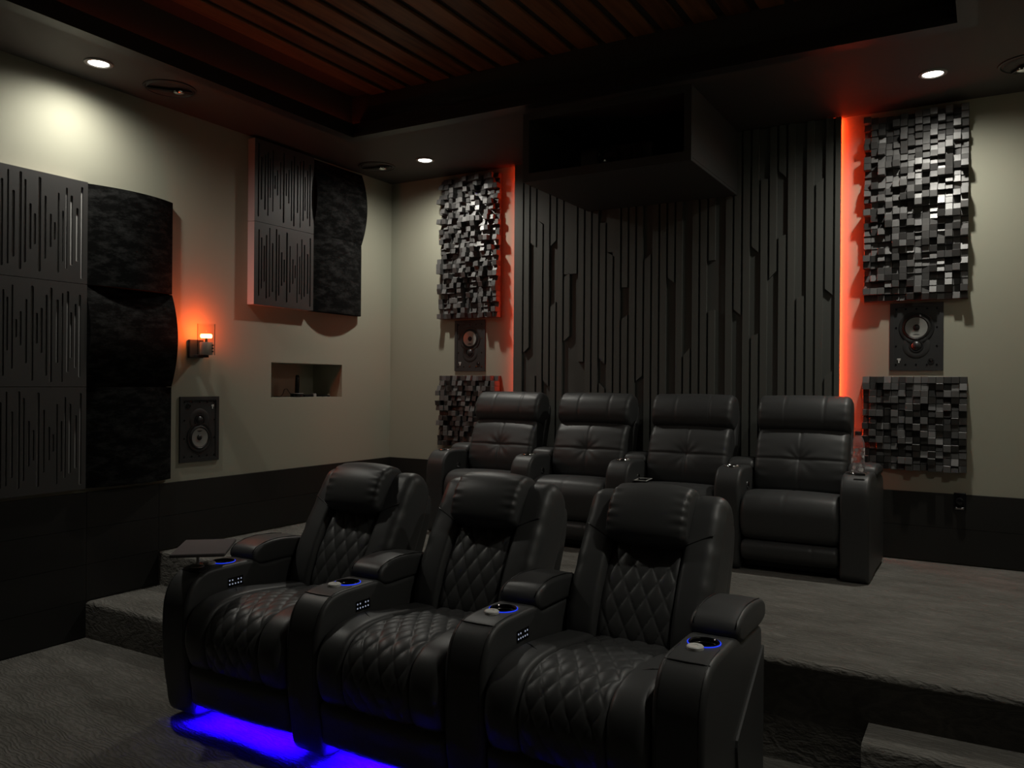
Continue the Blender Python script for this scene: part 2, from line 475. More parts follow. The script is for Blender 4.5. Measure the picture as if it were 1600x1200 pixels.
# cedar slats
px = 0.167
x = -3.50
slat_me = None
while x + 0.13 < SX1 + 0.02:
    if slat_me is None:
        slat_me = fin(box(B(), 0, 0.124, -1.55, SY + LIP, 0, 0.018, 0.003, 1), 'slat')
        slat_me.materials.append(M['wood'])
    o = bpy.data.objects.new('slat', slat_me); COL.objects.link(o); o.parent = CE
    o.location = (x, 0, ZT - 0.018 + 0.02)
    x += px
# cove LED
cl = tag(link('cove_light_strip', fin(box(B(), SX0 - 0.06, SX0 - 0.045, -1.5, SY + 0.05, ZC + 0.052, ZC + 0.058), 'cove'), M['cove_led']),
         'red LED strip lying in the left ceiling cove behind its moulding', 'light strip')

# black wainscot boards
def wains(name, parts):
    o = bpy.data.objects.new(name, None); COL.objects.link(o); o['kind'] = 'structure'
    for bmx in parts:
        link('plank', fin(bmx, 'plank'), M['dado'], o)
    return o
def rows(z0):
    r = []; z = DADO
    while z > z0 + 0.02:
        lo = max(z - 0.192, z0); r.append((lo + 0.0008, z - 0.0008)); z -= 0.192
    return r
wains('baseboard_left', [box(B(), XL, XL + 0.018, YF, YP - 0.44, a, b) for a, b in rows(0.0)] +
      [box(B(), XL, XL + 0.018, YP - 0.438, YP - 0.001, a, b) for a, b in rows(ZS)] +
      [box(B(), XL, XL + 0.018, YP + 0.001, YB, a, b) for a, b in rows(ZP)])
wains('baseboard_back', [box(B(), XL + 0.018, XR - 0.018, YB - 0.018, YB, a, b) for a, b in rows(ZP)])
wains('baseboard_right', [box(B(), XR - 0.018, XR, YF, 2.874, a, b) for a, b in rows(0)] +
      [box(B(), XR - 0.018, XR, YP, YB, a, b) for a, b in rows(ZP)])

# ------------------------------------------------------------------ feature wall
P = 0.0542
K0 = -2.894
FW0, FW1 = -2.978, -0.750
FY = YB - 0.03        # back board front
FS = FY - 0.019       # slat front
feat = thing('feature_panel', 'tall charcoal wall panel of vertical slats with red glowing edges behind the rear seats', 'wall panel', (-1.865, YB, ZP))
def fl_(name, bm, m):
    for v in bm.verts: v.co -= Vector((-1.865, YB, ZP))
    return link(name, fin(bm, name), m, feat)
fl_('backing_board', box(B(), FW0 + 0.002, FW1 - 0.002, FY, FY + 0.010, ZP + 0.004, ZC - 0.004), M['feature_base'])
fl_('batten', box(B(), FW0 + 0.06, FW1 - 0.06, FY + 0.0105, YB - 0.020, ZP + 0.004, DADO + 0.003), M['matte'])
fl_('batten', box(B(), FW0 + 0.06, FW1 - 0.06, FY + 0.0105, YB - 0.001, DADO + 0.004, ZC - 0.004), M['matte'])
T, Bt = ZC - 0.004, ZP + 0.004
SEG = {0: [(T, T, 1.595, 1.632)], 1: [(T, T, 2.383, 2.35), (1.427, 1.427, Bt, Bt)], 2: [(2.542, 2.509, Bt, Bt)],
       3: [(T, T, 1.394, 1.354)], 4: [(T, T, 2.35, 2.385), (1.915, 1.95, Bt, Bt)], 6: [(2.118, 2.152, 1.671, 1.706)],
       7: [(T, T, 2.14, 2.141)], 8: [(T, T, 1.525, 1.526)], 11: [(2.475, 2.475, 1.549, 1.509), (1.378, 1.34, Bt, Bt)],
       12: [(2.272, 2.269, Bt, Bt)], 14: [(T, T, 2.026, 2.025), (1.809, 1.839, Bt, Bt)], 16: [(T, T, 1.394, 1.429)],
       17: [(2.2, 2.235, Bt, Bt)], 20: [(T, T, 2.073, 2.04)], 22: [(1.565, 1.604, Bt, Bt)],
       25: [(T, T, 2.166, 2.167), (1.844, 1.849, Bt, Bt)], 26: [], 28: [(T, T, 1.847, 1.812)],
       30: [(T, T, 2.235, 2.197), (1.676, 1.691, Bt, Bt)], 31: [(2.649, 2.645, Bt, Bt)], 32: [(T, T, 2.03, 2.072)],
       33: [(T, T, 2.686, 2.644), (2.28, 2.292, Bt, Bt)], 35: [(1.907, 1.912, Bt, Bt)], 37: [(2.577, 2.612, Bt, Bt)],
       38: [(T, T, 1.949, 1.913), (1.426, 1.456, Bt, Bt)]}
WIDE = {3: (2.542, T), 7: (2.141, T), 13: (2.272, T)}   # slats twice as wide over this height
for k in range(-1, 40):
    xa = K0 + P * k; xb = xa + 0.0405
    if k == -1: xa = FW0 + 0.001
    if k == 39: xb = FW1 - 0.001
    for (tl, tr, bl, br) in SEG.get(k, [(T, T, Bt, Bt)]):
        poly = [(xa, bl), (xb, br), (xb, tr), (xa, tl)]
        if k in WIDE:
            zz = WIDE[k][0]; xw = xa - P
            poly = [(xa, bl), (xb, br), (xb, tr), (xw, tl), (xw, zz), (xa, max(zz - 0.033, bl))]
        fl_('slat', prism(B(), poly, FS, FY, 'y'), M['feature'])
for xs, nm in ((FW0 + 0.022, 'left'), (FW1 - 0.022, 'right')):
    o = fl_('led_strip', box(B(), xs - 0.006, xs + 0.006, FY + 0.012, YB - 0.009, DADO + 0.01, ZC - 0.006), M['red_led'] if nm == 'right' else M['red_led_left'])
    o['label'] = 'red glowing LED strip along the %s edge' % nm

# ------------------------------------------------------------------ block diffusers
random.seed(11)
CELL = 0.038
def block_mesh(dep, tilt, axis):
    bm = B(); h = CELL / 2 - 0.0006
    box(bm, -h, h, -dep, 0, -h, h)
    for v in bm.verts:
        if v.co.y < -dep / 2:
            v.co.y += tilt * (v.co.z if axis else v.co.x) / h * 0.5
    es = [e for e in bm.edges if all(v.co.y < -dep / 2 for v in e.verts)]
    bmesh.ops.bevel(bm, geom=es, offset=0.0012, segments=1, affect='EDGES')
    return fin(bm, 'block')
BLK = []
for i in range(30):
    dep = random.choice((0.012, 0.02, 0.03, 0.04, 0.05, 0.062, 0.075))
    tilt = random.choice((0, 0, 0.0, 0.009, -0.009, 0.006, 0.014))
    me = block_mesh(dep, tilt, random.random() < 0.7)
    me.materials.append(M['block'] if random.random() < 0.55 else M['block2'])
    BLK.append(me)
def diffuser(x0, z0, label, seed):
    t = thing('block_diffuser', label, 'sound diffuser', (x0 + 0.266, YB, z0), 0, 'block diffuser panels beside the feature wall')
    base = B(); box(base, -0.266, 0.266, -0.02, -0.001, 0, 0.532)
    link('backing_board', fin(base, 'backing'), M['block_base'], t)
    rnd = random.Random(seed)
    for r in range(14):
        for c in range(14):
            o = bpy.data.objects.new('block', rnd.choice(BLK)); COL.objects.link(o); o.parent = t
            o.location = (-0.266 + CELL * (c + 0.5), -0.02, CELL * (r + 0.5))
DX_R, DX_L = -0.622, -3.640
diffuser(DX_R, 2.392, 'top charcoal wood block diffuser panel right of the feature wall, touching the ceiling', 1)
diffuser(DX_R, 1.860, 'second charcoal block diffuser from the ceiling on the right, above the right wall speaker', 2)
diffuser(DX_R, 0.895, 'lowest charcoal block diffuser on the right, below the right speaker beside the water bottle', 3)
diffuser(DX_L, 2.392, 'top charcoal wood block diffuser panel left of the feature wall, below the ceiling lamp', 4)
diffuser(DX_L, 1.860, 'second charcoal block diffuser from the ceiling on the left, above the small wall speaker', 5)
diffuser(DX_L, 0.895, 'lowest charcoal block diffuser on the left, partly hidden behind the leftmost rear recliner', 6)

# ------------------------------------------------------------------ in-wall speakers (built facing -Y, flush at y = 0)
def speaker(label, loc, rz, wd, ht, flip=False):
    t = thing('wall_speaker', label, 'speaker', loc, rz, 'in-wall speakers')
    s = -1 if flip else 1
    R = Matrix.Rotation(PI / 2, 4, 'X')     # lathe axis z -> -y
    def at(x, z, y=0.0): return Matrix.Translation((s * x, y, s * z)) @ R
    bm = B()
    fw = 0.022
    for a in ((-wd/2, wd/2, ht/2 - fw, ht/2), (-wd/2, wd/2, -ht/2, -ht/2 + fw), (-wd/2, -wd/2 + fw, -ht/2 + fw, ht/2 - fw), (wd/2 - fw, wd/2, -ht/2 + fw, ht/2 - fw)):
        box(bm, a[0], a[1], -0.010, 0.0, a[2], a[3])
    link('flange', fin(bm, 'flange'), M['frame'], t)
    wz, tz = 0.052, -0.052
    bf = B(); box(bf, -wd/2 + fw, wd/2 - fw, -0.005, 0.0, -ht/2 + fw, ht/2 - fw)
    baf = link('baffle', fin(bf, 'baffle'), M['frame'], t)
    link('woofer_surround', fin(lathe(B(), [(0.092, 0.005), (0.090, 0.009), (0.083, 0.010), (0.074, 0.007), (0.070, 0.010), (0.064, 0.012), (0.060, 0.009), (0.058, 0.004)], 36, at(0, wz), False), 'sur', True, 0.6), M['rubber'], t)
    link('woofer_cone', fin(lathe(B(), [(0.058, 0.010), (0.050, 0.009), (0.030, 0.006), (0.017, 0.0055)], 36, at(0, wz), False), 'cone', True), M['cone'], t)
    link('dust_cap', fin(lathe(B(), [(0.018, 0.0055), (0.016, 0.010), (0.009, 0.013), (0, 0.014)], 24, at(0, wz), False), 'cap', True), M['rubber'], t)
    link('waveguide', fin(lathe(B(), [(0.072, 0.0052), (0.066, 0.0085), (0.045, 0.0065), (0.036, 0.0055)], 36, at(0, tz), False), 'wg', True, 0.7), M['frame'], t)
    link('tweeter_ring', fin(lathe(B(), [(0.037, 0.0055), (0.036, 0.010), (0.031, 0.010), (0.029, 0.0075), (0.027, 0.0055)], 32, at(0, tz), False), 'tr', True, 0.7), M['rubber'], t)
    link('tweeter_dome', fin(lathe(B(), [(0.027, 0.006), (0.022, 0.012), (0.012, 0.017), (0, 0.019)], 24, at(0, tz), False), 'td', True), M['proj'], t)
    link('port_ring', fin(lathe(B(), [(0.017, 0.005), (0.016, 0.009), (0.011, 0.009), (0.010, 0.006)], 24, at(wd/2 - 0.062, -ht/2 + 0.055), False), 'pr', True, 0.7), M['rubber'], t)
    link('port_cap', fin(lathe(B(), [(0.010, 0.006), (0.007, 0.010), (0, 0.011)], 16, at(wd/2 - 0.062, -ht/2 + 0.055), False), 'pc', True), M['gloss'], t)
    # pale emblem: flag-like mark of a T with a small hook
    bm = B(); ex, ez = -wd/2 + 0.048, -ht/2 + 0.06
    for x0, x1, z0, z1 in ((-0.010, 0.010, 0.004, 0.009), (-0.004, 0.009, -0.003, 0.001), (-0.002, 0.003, -0.016, 0.005), (-0.010, -0.007, 0.0, 0.009)):
        box(bm, s * ex + x0, s * ex + x1, -0.0075, -0.0048, s * ez + z0, s * ez + z1)
    link('emblem', fin(bm, 'emblem'), M['mark'], t)
    sc = None
    for i in range(4):
        for sx in (-1, 1):
            z = -ht/2 + 0.034 + (ht - 0.068) * i / 3
            if sc is None:
                sc = fin(lathe(B(), [(0.005, 0), (0.005, 0.002), (0, 0.0025)], 8, R), 'screw'); sc.materials.append(M['gloss'])
            o = bpy.data.objects.new('screw', sc); COL.objects.link(o); o.parent = t; o.location = (sx * (wd/2 - 0.033), -0.005, z)
    for sx in (-1, 0, 1):
        for sz in (-1, 1):
            o = bpy.data.objects.new('screw', sc); COL.objects.link(o); o.parent = t; o.location = (sx * 0.055, -0.005, sz * (ht/2 - 0.034))
    return t
speaker('dark wall speaker between the block diffusers right of the feature wall', (-0.3465, YB, 1.655), 0, 0.275, 0.386)
speaker('dark wall speaker between the block diffusers left of the feature wall', (-3.3835, YB, 1.655), 0, 0.275, 0.386)
speaker('dark wall speaker on the left wall below the orange sconce, woofer lowest', (XL, 3.337, 1.078), PI / 2, 0.285, 0.395, True)

# ------------------------------------------------------------------ left wall panels
SLOTS = [(0.040, -0.048, -0.48, .012), (0.063, -0.096, -0.43, .011), (0.086, -0.147, -0.385, .011),
         (0.104, -0.073, -0.492, .012), (0.132, -0.023, -0.480, .009), (0.158, -0.119, -0.444, .013), (0.191, -0.021, -0.501, .013),
         (0.214, -0.054, -0.463, .011), (0.239, -0.168, -0.395, .012), (0.262, -0.214, -0.368, .011), (0.285, -0.028, -0.501, .0145),
         (0.314, -0.115, -0.432, .010), (0.341, -0.201, -0.371, .010), (0.362, -0.240, -0.330, .010), (0.381, -0.087, -0.496, .009),
         (0.404, -0.174, -0.435, .009), (0.423, -0.052, -0.470, .010), (0.449, -0.087, -0.449, .013), (0.480, -0.147, -0.425, .013), (0.505, -0.032, -0.512, .012)]
PS = 0.537
def slot_panel(y0, z0, label, turned):
    """front face looks to +X; y0 is the end nearer the viewer"""
    t = thing('slot_panel', label, 'acoustic panel', (XL, y0, z0), 0, 'slotted acoustic panels on the left wall')
    D, TB = 0.062, 0.011
    sl = SLOTS if not turned else [(PS - y, -PS - b, -PS - a, w_) for y, a, b, w_ in SLOTS][::-1]
    bm = B()
    e = 0.0008
    cur = e
    def col(ya, yb, za, zb): box(bm, D - TB, D, ya, yb, za, zb)
    for y, a, b, w_ in sl:
        ya, yb = y - w_ / 2, y + w_ / 2
        col(cur, ya, e, PS - e)
        za, zb = PS + b, PS + a
        r = w_ / 2
        arcs = [(y + r * math.cos(PI + PI * i / 6), za + r + r * math.sin(PI + PI * i / 6)) for i in range(7)]
        prism(bm, [(ya, e)] + [(q[0], q[1]) for q in arcs][:1] + arcs[1:] + [(yb, e)], D - TB, D, 'x')
        arct = [(y + r * math.cos(PI - PI * i / 6), zb - r + r * math.sin(PI - PI * i / 6)) for i in range(7)]
        prism(bm, [(ya, PS - e)] + arct + [(yb, PS - e)], D - TB, D, 'x')
        cur = yb
    col(cur, PS - e, e, PS - e)
    me = fin(bm, 'slotted_face')
    me.materials.append(M['slot']); me.materials.append(M['slot'])
    for p_ in me.polygons:
        if abs(p_.normal.x) < 0.5: p_.material_index = 1
    link('slotted_face', me, None, t)
    bm = B()
    d2 = D - TB - 0.0005
    box(bm, 0.001, d2, e, 0.012, e, PS - e); box(bm, 0.001, d2, PS - 0.012, PS - e, e, PS - e)
    box(bm, 0.001, d2, 0.012, PS - 0.012, e, 0.012); box(bm, 0.001, d2, 0.012, PS - 0.012, PS - 0.012, PS - e)
    box(bm, D - TB, D - 0.0006, 0.0002, e, e, PS - e)
    o = link('frame', fin(bm, 'frame'), M['slot_side'], t); o['label'] = 'pale side frame'
    link('backing', fin(box(B(), 0.001, D - TB - 0.001, 0.012, PS - 0.012, 0.012, PS - 0.012), 'backing'), M['slot_back'], t)
    return t
def curved_panel(y0, z0, label, horiz):
    t = thing('curved_panel', label, 'acoustic panel', (XL, y0, z0), 0, 'curved velvet acoustic panels on the left wall')
    E0, E1 = 0.036, 0.092
    n = 20
    arc = []
    for i in range(n + 1):
        u = i / n
        arc.append((u, E0 + (E1 - E0) * (1 - (2 * u - 1) ** 2)))
    e = 0.0012
    bm = B()
    if horiz:     # bulges around a vertical axis: arc seen from above
        poly = [(0.001, e)] + [(d, e + (PS - 2 * e) * u) for u, d in arc] + [(0.001, PS - e)]
        prism(bm, poly, e, PS - e, 'z')
    else:         # bulges around a horizontal axis
        v0 = []
        poly = [(0.001, e)] + [(d, e + (PS - 2 * e) * u) for u, d in arc] + [(0.001, PS - e)]
        prism(bm, poly, e, PS - e, 'y')
    bmesh.ops.bevel(bm, geom=[ed for ed in bm.edges if len(ed.link_faces) == 2 and ed.calc_face_angle(0) > 1.2 and all(v.co.x > 0.02 for v in ed.verts)], offset=0.004, segments=2, affect='EDGES')
    link('velvet_body', fin(bm, 'velvet_body', True, 0.6), M['fabric'], t)
    return t
YA = 2.577 - PS
for i, (z0, tu) in enumerate(((1.873, False), (1.335, True), (0.797, False))):
    slot_panel(YA, z0, ('top slotted black panel of the stack of three at the left edge', 'middle slotted black panel of the stack of three at the left edge',
                        'bottom slotted black panel of the stack of three above the black planks')[i], tu)
    curved_panel(2.577, z0, ('top black velvet curved panel of the stack of three left of the sconce', 'middle black velvet panel bulging towards the sconce',
                             'bottom black velvet curved panel left of the left wall speaker')[i], i != 1)
YC = 3.703
slot_panel(YC, 2.408, 'upper slotted black panel with pale side, near the ceiling above the wall niche', True)
slot_panel(YC, 1.870, 'lower slotted black panel with pale side, above the wall niche', False)
curved_panel(YC + PS, 2.408, 'upper black velvet panel beside the room corner, bulging at mid height', False)
curved_panel(YC + PS, 1.870, 'lower black velvet panel beside the room corner above the niche', True)

# ------------------------------------------------------------------ sconce
sy, sz0 = 3.30, 1.515
sc = thing('wall_sconce', 'wall sconce with clear glass cylinder, chrome base and glowing orange bulb', 'wall lamp', (XL, sy, sz0))
link('back_plate', fin(box(B(), 0.001, 0.022, -0.05, 0.05, -0.005, 0.105, 0.003), 'back_plate'), M['matte'], sc)
link('arm', fin(box(B(), 0.022, 0.105, -0.02, 0.02, -0.004, 0.012, 0.002), 'arm'), M['matte'], sc)
gm = Matrix.Translation((0.105, 0, 0.012))
link('chrome_base', fin(lathe(B(), [(0, 0), (0.036, 0), (0.038, 0.004), (0.038, 0.07), (0.036, 0.076), (0.0, 0.076)], 32, gm, False), 'chrome_base', True, 0.6), M['nickel'], sc)
for k in range(3):
    o = link('vent_slot', fin(box(B(), 0.105 + 0.030, 0.105 + 0.0395, 0.012, 0.024, 0.028 + 0.019 * k, 0.036 + 0.019 * k), 'vent'), M['matte'], sc)
gl = B(); lathe(gl, [(0.049, 0.0), (0.0505, 0.0), (0.0505, 0.185), (0.049, 0.185), (0.049, 0.0)], 40, gm, False)
link('glass_cylinder', fin(gl, 'glass', True, 0.6), M['glass'], sc)
link('bulb', fin(lathe(B(), [(0, 0.100), (0.030, 0.101), (0.034, 0.106), (0.034, 0.120), (0.030, 0.125), (0, 0.126)], 28, gm, False), 'bulb', True, 0.8), M['bulb'], sc)
link('bulb_stem', fin(lathe(B(), [(0.008, 0.076), (0.008, 0.10)], 12, gm), 'stem', True, 0.6), M['chrome'], sc)
ld = bpy.data.lights.new('sconce_light', 'POINT'); ld.energy = SCONCE_W; ld.color = SCONCE_COL; ld.shadow_soft_size = 0.012
lo = bpy.data.objects.new('sconce_light', ld); COL.objects.link(lo); lo.parent = sc; lo.location = (0.105, 0, 0.155)

# ------------------------------------------------------------------ niche things
nx = XL - 0.10
dk = thing('charging_dock', 'small black dock with pale rim standing in the wall niche, under the upright remote', 'dock', (nx, 4.252, NZ0))
link('dock_body', fin(lathe(B(), [(0, 0), (0.046, 0), (0.046, 0.024), (0.040, 0.026), (0, 0.026)], 28, None, False), 'dock', True, 0.6), M['gloss'], dk)
o = link('rim', fin(torus(B(), 0.044, 0.002, Matrix.Translation((0, 0, 0.026))), 'rim', True), M['lamp_ring'], dk)
link('cable', fin(tube(B(), [(0.0, -0.045, 0.006), (0.0, -0.07, 0.03), (0.0, -0.095, 0.058), (0.0, -0.12, 0.056), (0.0, -0.135, 0.02), (0.0, -0.16, 0.003), (-0.02, -0.2, 0.003)], 0.0022), 'cable', True), M['gloss'], dk)
rm = link('remote_control', loft([(-0.016, 0), (0.016, 0), (0.018, 0.02), (0.016, 0.11), (0.010, 0.130), (-0.006, 0.130), (-0.014, 0.11), (-0.018, 0.02)], -0.010, 0.010, 0.004, 0.004, 32, 2, 3, name='remote'), M['gloss'])
rm.location = (nx, 4.252, NZ0 + 0.026); rm.rotation_euler = (0.06, 0, 1.25)
tag(rm, 'slim glossy dark remote standing upright in the dock inside the niche', 'remote')
g = tag(link('small_case', fin(box(B(), -0.03, 0.03, -0.044, 0.044, 0, 0.018, 0.004), 'case'), M['gloss'], None, (nx, 4.345, NZ0)), 'flat glossy black case lying in the niche right of the dock', 'case')
g = tag(link('grey_box', fin(box(B(), -0.015, 0.015, -0.015, 0.015, 0, 0.024, 0.002), 'greybox'), M['lamp_ring'], None, (nx + 0.01, 4.408, NZ0)), 'tiny grey box standing in the niche between the two flat black items', 'box')
g = thing('metal_bracket', 'small dark tray with a shiny upright corner at the right end of the niche', 'bracket', (nx, 4.52, NZ0))
link('base', fin(box(B(), -0.03, 0.03, -0.05, 0.04, 0, 0.012, 0.002), 'base'), M['gloss'], g)
link('upright', fin(box(B(), 0.022, 0.03, 0.015, 0.04, 0.012, 0.022, 0.001), 'upright'), M['chrome'], g)

# ------------------------------------------------------------------ wall socket on the right of the back wall
oc = thing('wall_socket', 'glossy black wall plate with silvery lower edge at the top of the black planks', 'wall plate', (-0.122, YB - 0.018, 0.738))
link('plate', fin(box(B(), -0.030, 0.030, -0.006, -0.0005, -0.05, 0.045, 0.003), 'plate'), M['gloss'], oc)
link('plug', fin(lathe(B(), [(0, 0), (0.02, 0.0), (0.02, 0.030), (0.016, 0.036), (0, 0.038)], 20, Matrix.Translation((0, -0.006, 0.0)) @ Matrix.Rotation(PI / 2, 4, 'X'), False), 'plug', True, 0.6), M['gloss'], oc)
link('silver_edge', fin(box(B(), -0.022, 0.022, -0.012, -0.006, -0.047, -0.036, 0.002), 'edge'), M['chrome'], oc)

# ------------------------------------------------------------------ projector box
BX0, BX1, BY0, BZ0 = -2.385, -1.36, 4.205, 2.562
pb = thing('projector_box', 'black open-fronted projector box hanging from the ceiling above the feature wall', 'box', ((BX0 + BX1) / 2, BY0, BZ0))
off = Vector(((BX0 + BX1) / 2, BY0, BZ0))
def pbx(name, m, *a):
    bm = box(B(), *a, 0.002, 1)
    for v in bm.verts: v.co -= off
    return link(name, fin(bm, name), m, pb)
BYB = FS - 0.002
pbx('bottom_panel', M['box'], BX0, BX1, BY0 + 0.02, BYB, BZ0, BZ0 + 0.018)
pbx('side_panel', M['box'], BX0, BX0 + 0.018, BY0 + 0.02, BYB, BZ0 + 0.0185, ZC - 0.001)
pbx('side_panel', M['box'], BX1 - 0.018, BX1, BY0 + 0.02, BYB, BZ0 + 0.0185, ZC - 0.001)
pbx('top_panel', M['box'], BX0 + 0.019, BX1 - 0.019, BY0 + 0.02, BYB, ZC - 0.02, ZC - 0.001)
pbx('back_panel', M['box'], BX0 + 0.019, BX1 - 0.019, BYB - 0.012, BYB, BZ0 + 0.0185, ZC - 0.021)
bm = B()
for a in ((BX0, BX1, BZ0, BZ0 + 0.05), (BX0, BX1, ZC - 0.04, ZC - 0.001), (BX0, BX0 + 0.04, BZ0 + 0.05, ZC - 0.04), (BX1 - 0.04, BX1, BZ0 + 0.05, ZC - 0.04)):
    box(bm, a[0] - off.x, a[1] - off.x, 0, 0.0195, a[2] - off.z, a[3] - off.z)
link('front_frame', fin(bm, 'front_frame'), M['box'], pb)
pj = thing('projector', 'dark projector with a round glinting lens standing inside the hanging box', 'projector', (-1.86, 4.32, BZ0 + 0.018))
link('housing', fin(box(B(), -0.23, 0.23, 0.02, 0.42, 0.015, 0.175, 0.03, 4), 'housing', True, 0.7), M['proj'], pj)
for sx in (-1, 1):
    for yy in (0.08, 0.36):
        link('foot', fin(lathe(B(), [(0, 0), (0.015, 0), (0.012, 0.016), (0, 0.016)], 12, Matrix.Translation((sx * 0.17, yy, 0)), False), 'foot'), M['rubber'], pj)
RX = Matrix.Rotation(PI / 2, 4, 'X')
link('lens_ring', fin(lathe(B(), [(0.068, -0.01), (0.068, 0.018), (0.060, 0.022), (0.054, 0.016), (0.048, 0.0)], 36, Matrix.Translation((-0.03, 0.025, 0.10)) @ RX, False), 'lens_ring', True, 0.6), M['gloss'], pj)
link('lens', fin(lathe(B(), [(0.050, 0.002), (0.035, 0.010), (0.018, 0.014), (0, 0.016)], 32, Matrix.Translation((-0.03, 0.025, 0.10)) @ RX, False), 'lens', True), M['lens'], pj)
for k in range(3):
    link('vent', fin(box(B(), 0.105 + 0.03 * k, 0.115 + 0.03 * k, 0.012, 0.021, 0.05, 0.145, 0.002, 1), 'vent'), M['gloss'], pj)

# ------------------------------------------------------------------ ceiling lamps and speakers
def downlight(x, y, label, power=1.0):
    t = thing('downlight', label, 'ceiling light', (x, y, ZC), 0, 'recessed ceiling downlights')
    link('trim_ring', fin(lathe(B(), [(0.068, 0), (0.066, -0.006), (0.052, -0.008), (0.048, -0.004), (0.048, 0)], 36, None, False), 'ring', True, 0.7), M['lamp_ring'], t)
    link('lens', fin(lathe(B(), [(0.048, -0.0035), (0.03, -0.0045), (0, -0.005)], 32, None, False), 'lens', True), M['lamp'], t)
    l = bpy.data.lights.new('downlight_beam', 'SPOT'); l.energy = SPOT_W * power; l.color = SPOT_COL
    l.spot_size = math.radians(SPOT_ANGLE); l.spot_blend = SPOT_BLEND; l.shadow_soft_size = 0.035
    o = bpy.data.objects.new('downlight_beam', l); COL.objects.link(o); o.parent = t; o.location = (0, 0, -0.012)
downlight(-3.87, 2.49, 'lit round downlight in the left soffit above the stacked slotted panels', 0.78)
downlight(-3.482, 4.72, 'lit round downlight above the left block diffuser in the corner soffit')
downlight(0.14, 2.49, 'lit round downlight in the right soffit, outside the view beside the camera', 0.72)
downlight(-0.246, 4.66, 'lit round downlight above the right block diffuser')

def ceiling_speaker(x, y, label, rz):
    t = thing('ceiling_speaker', label, 'speaker', (x, y, ZC), rz, 'round ceiling speakers')
    link('rim', fin(lathe(B(), [(0.138, 0), (0.137, -0.005), (0.126, -0.006), (0.122, -0.001)], 40, None, False), 'rim', True, 0.7), M['black_trim'], t)
    link('woofer', fin(lathe(B(), [(0.122, -0.001), (0.112, -0.006), (0.100, -0.001), (0.06, -0.0012), (0.03, -0.0014), (0, -0.0015)], 40, None, False), 'woofer', True, 0.7), M['frame'], t)
    link('bridge', fin(box(B(), -0.115, 0.115, -0.016, 0.016, -0.014, -0.007, 0.003), 'bridge'), M['gloss'], t)
    link('tweeter', fin(lathe(B(), [(0.030, -0.014), (0.028, -0.022), (0.020, -0.026), (0, -0.030)], 24, Matrix.Translation((0.045, 0, 0)), False), 'tweeter', True, 0.7), M['chrome'], t)
ceiling_speaker(-3.865, 2.90, 'round dark ceiling speaker beside the left downlight', 0.9)
ceiling_speaker(-3.905, 4.70, 'round dark ceiling speaker in the back left corner', 0.2)
ceiling_speaker(0.175, 4.74, 'round dark ceiling speaker cut by the right edge of the view', 2.2)

# ------------------------------------------------------------------ front recliners
FRONT_X = [-2.4575, -1.7625, -1.0675]
PITCH = 0.695
HW = PITCH / 2
Y0 = 2.30            # base of a front chair (y of the root)
def quilt(wx, ws, depth, s_of, half, lo, hi):
    """diamond quilting on the front of a profile: s_of maps profile points to a length along the face"""
    def f(x, Pn):
        s = s_of(Pn)
        a = x / wx + s / ws; b = x / wx - s / ws
        puff = (np.abs(np.sin(PI * a)) * np.abs(np.sin(PI * b))) ** 0.27
        ed = max(0.0, min(1.0, (half - abs(x)) / 0.02))
        msk = np.clip((s - lo) / 0.02, 0, 1) * np.clip((hi - s) / 0.02, 0, 1)
        return depth * puff * ed * msk
    return f

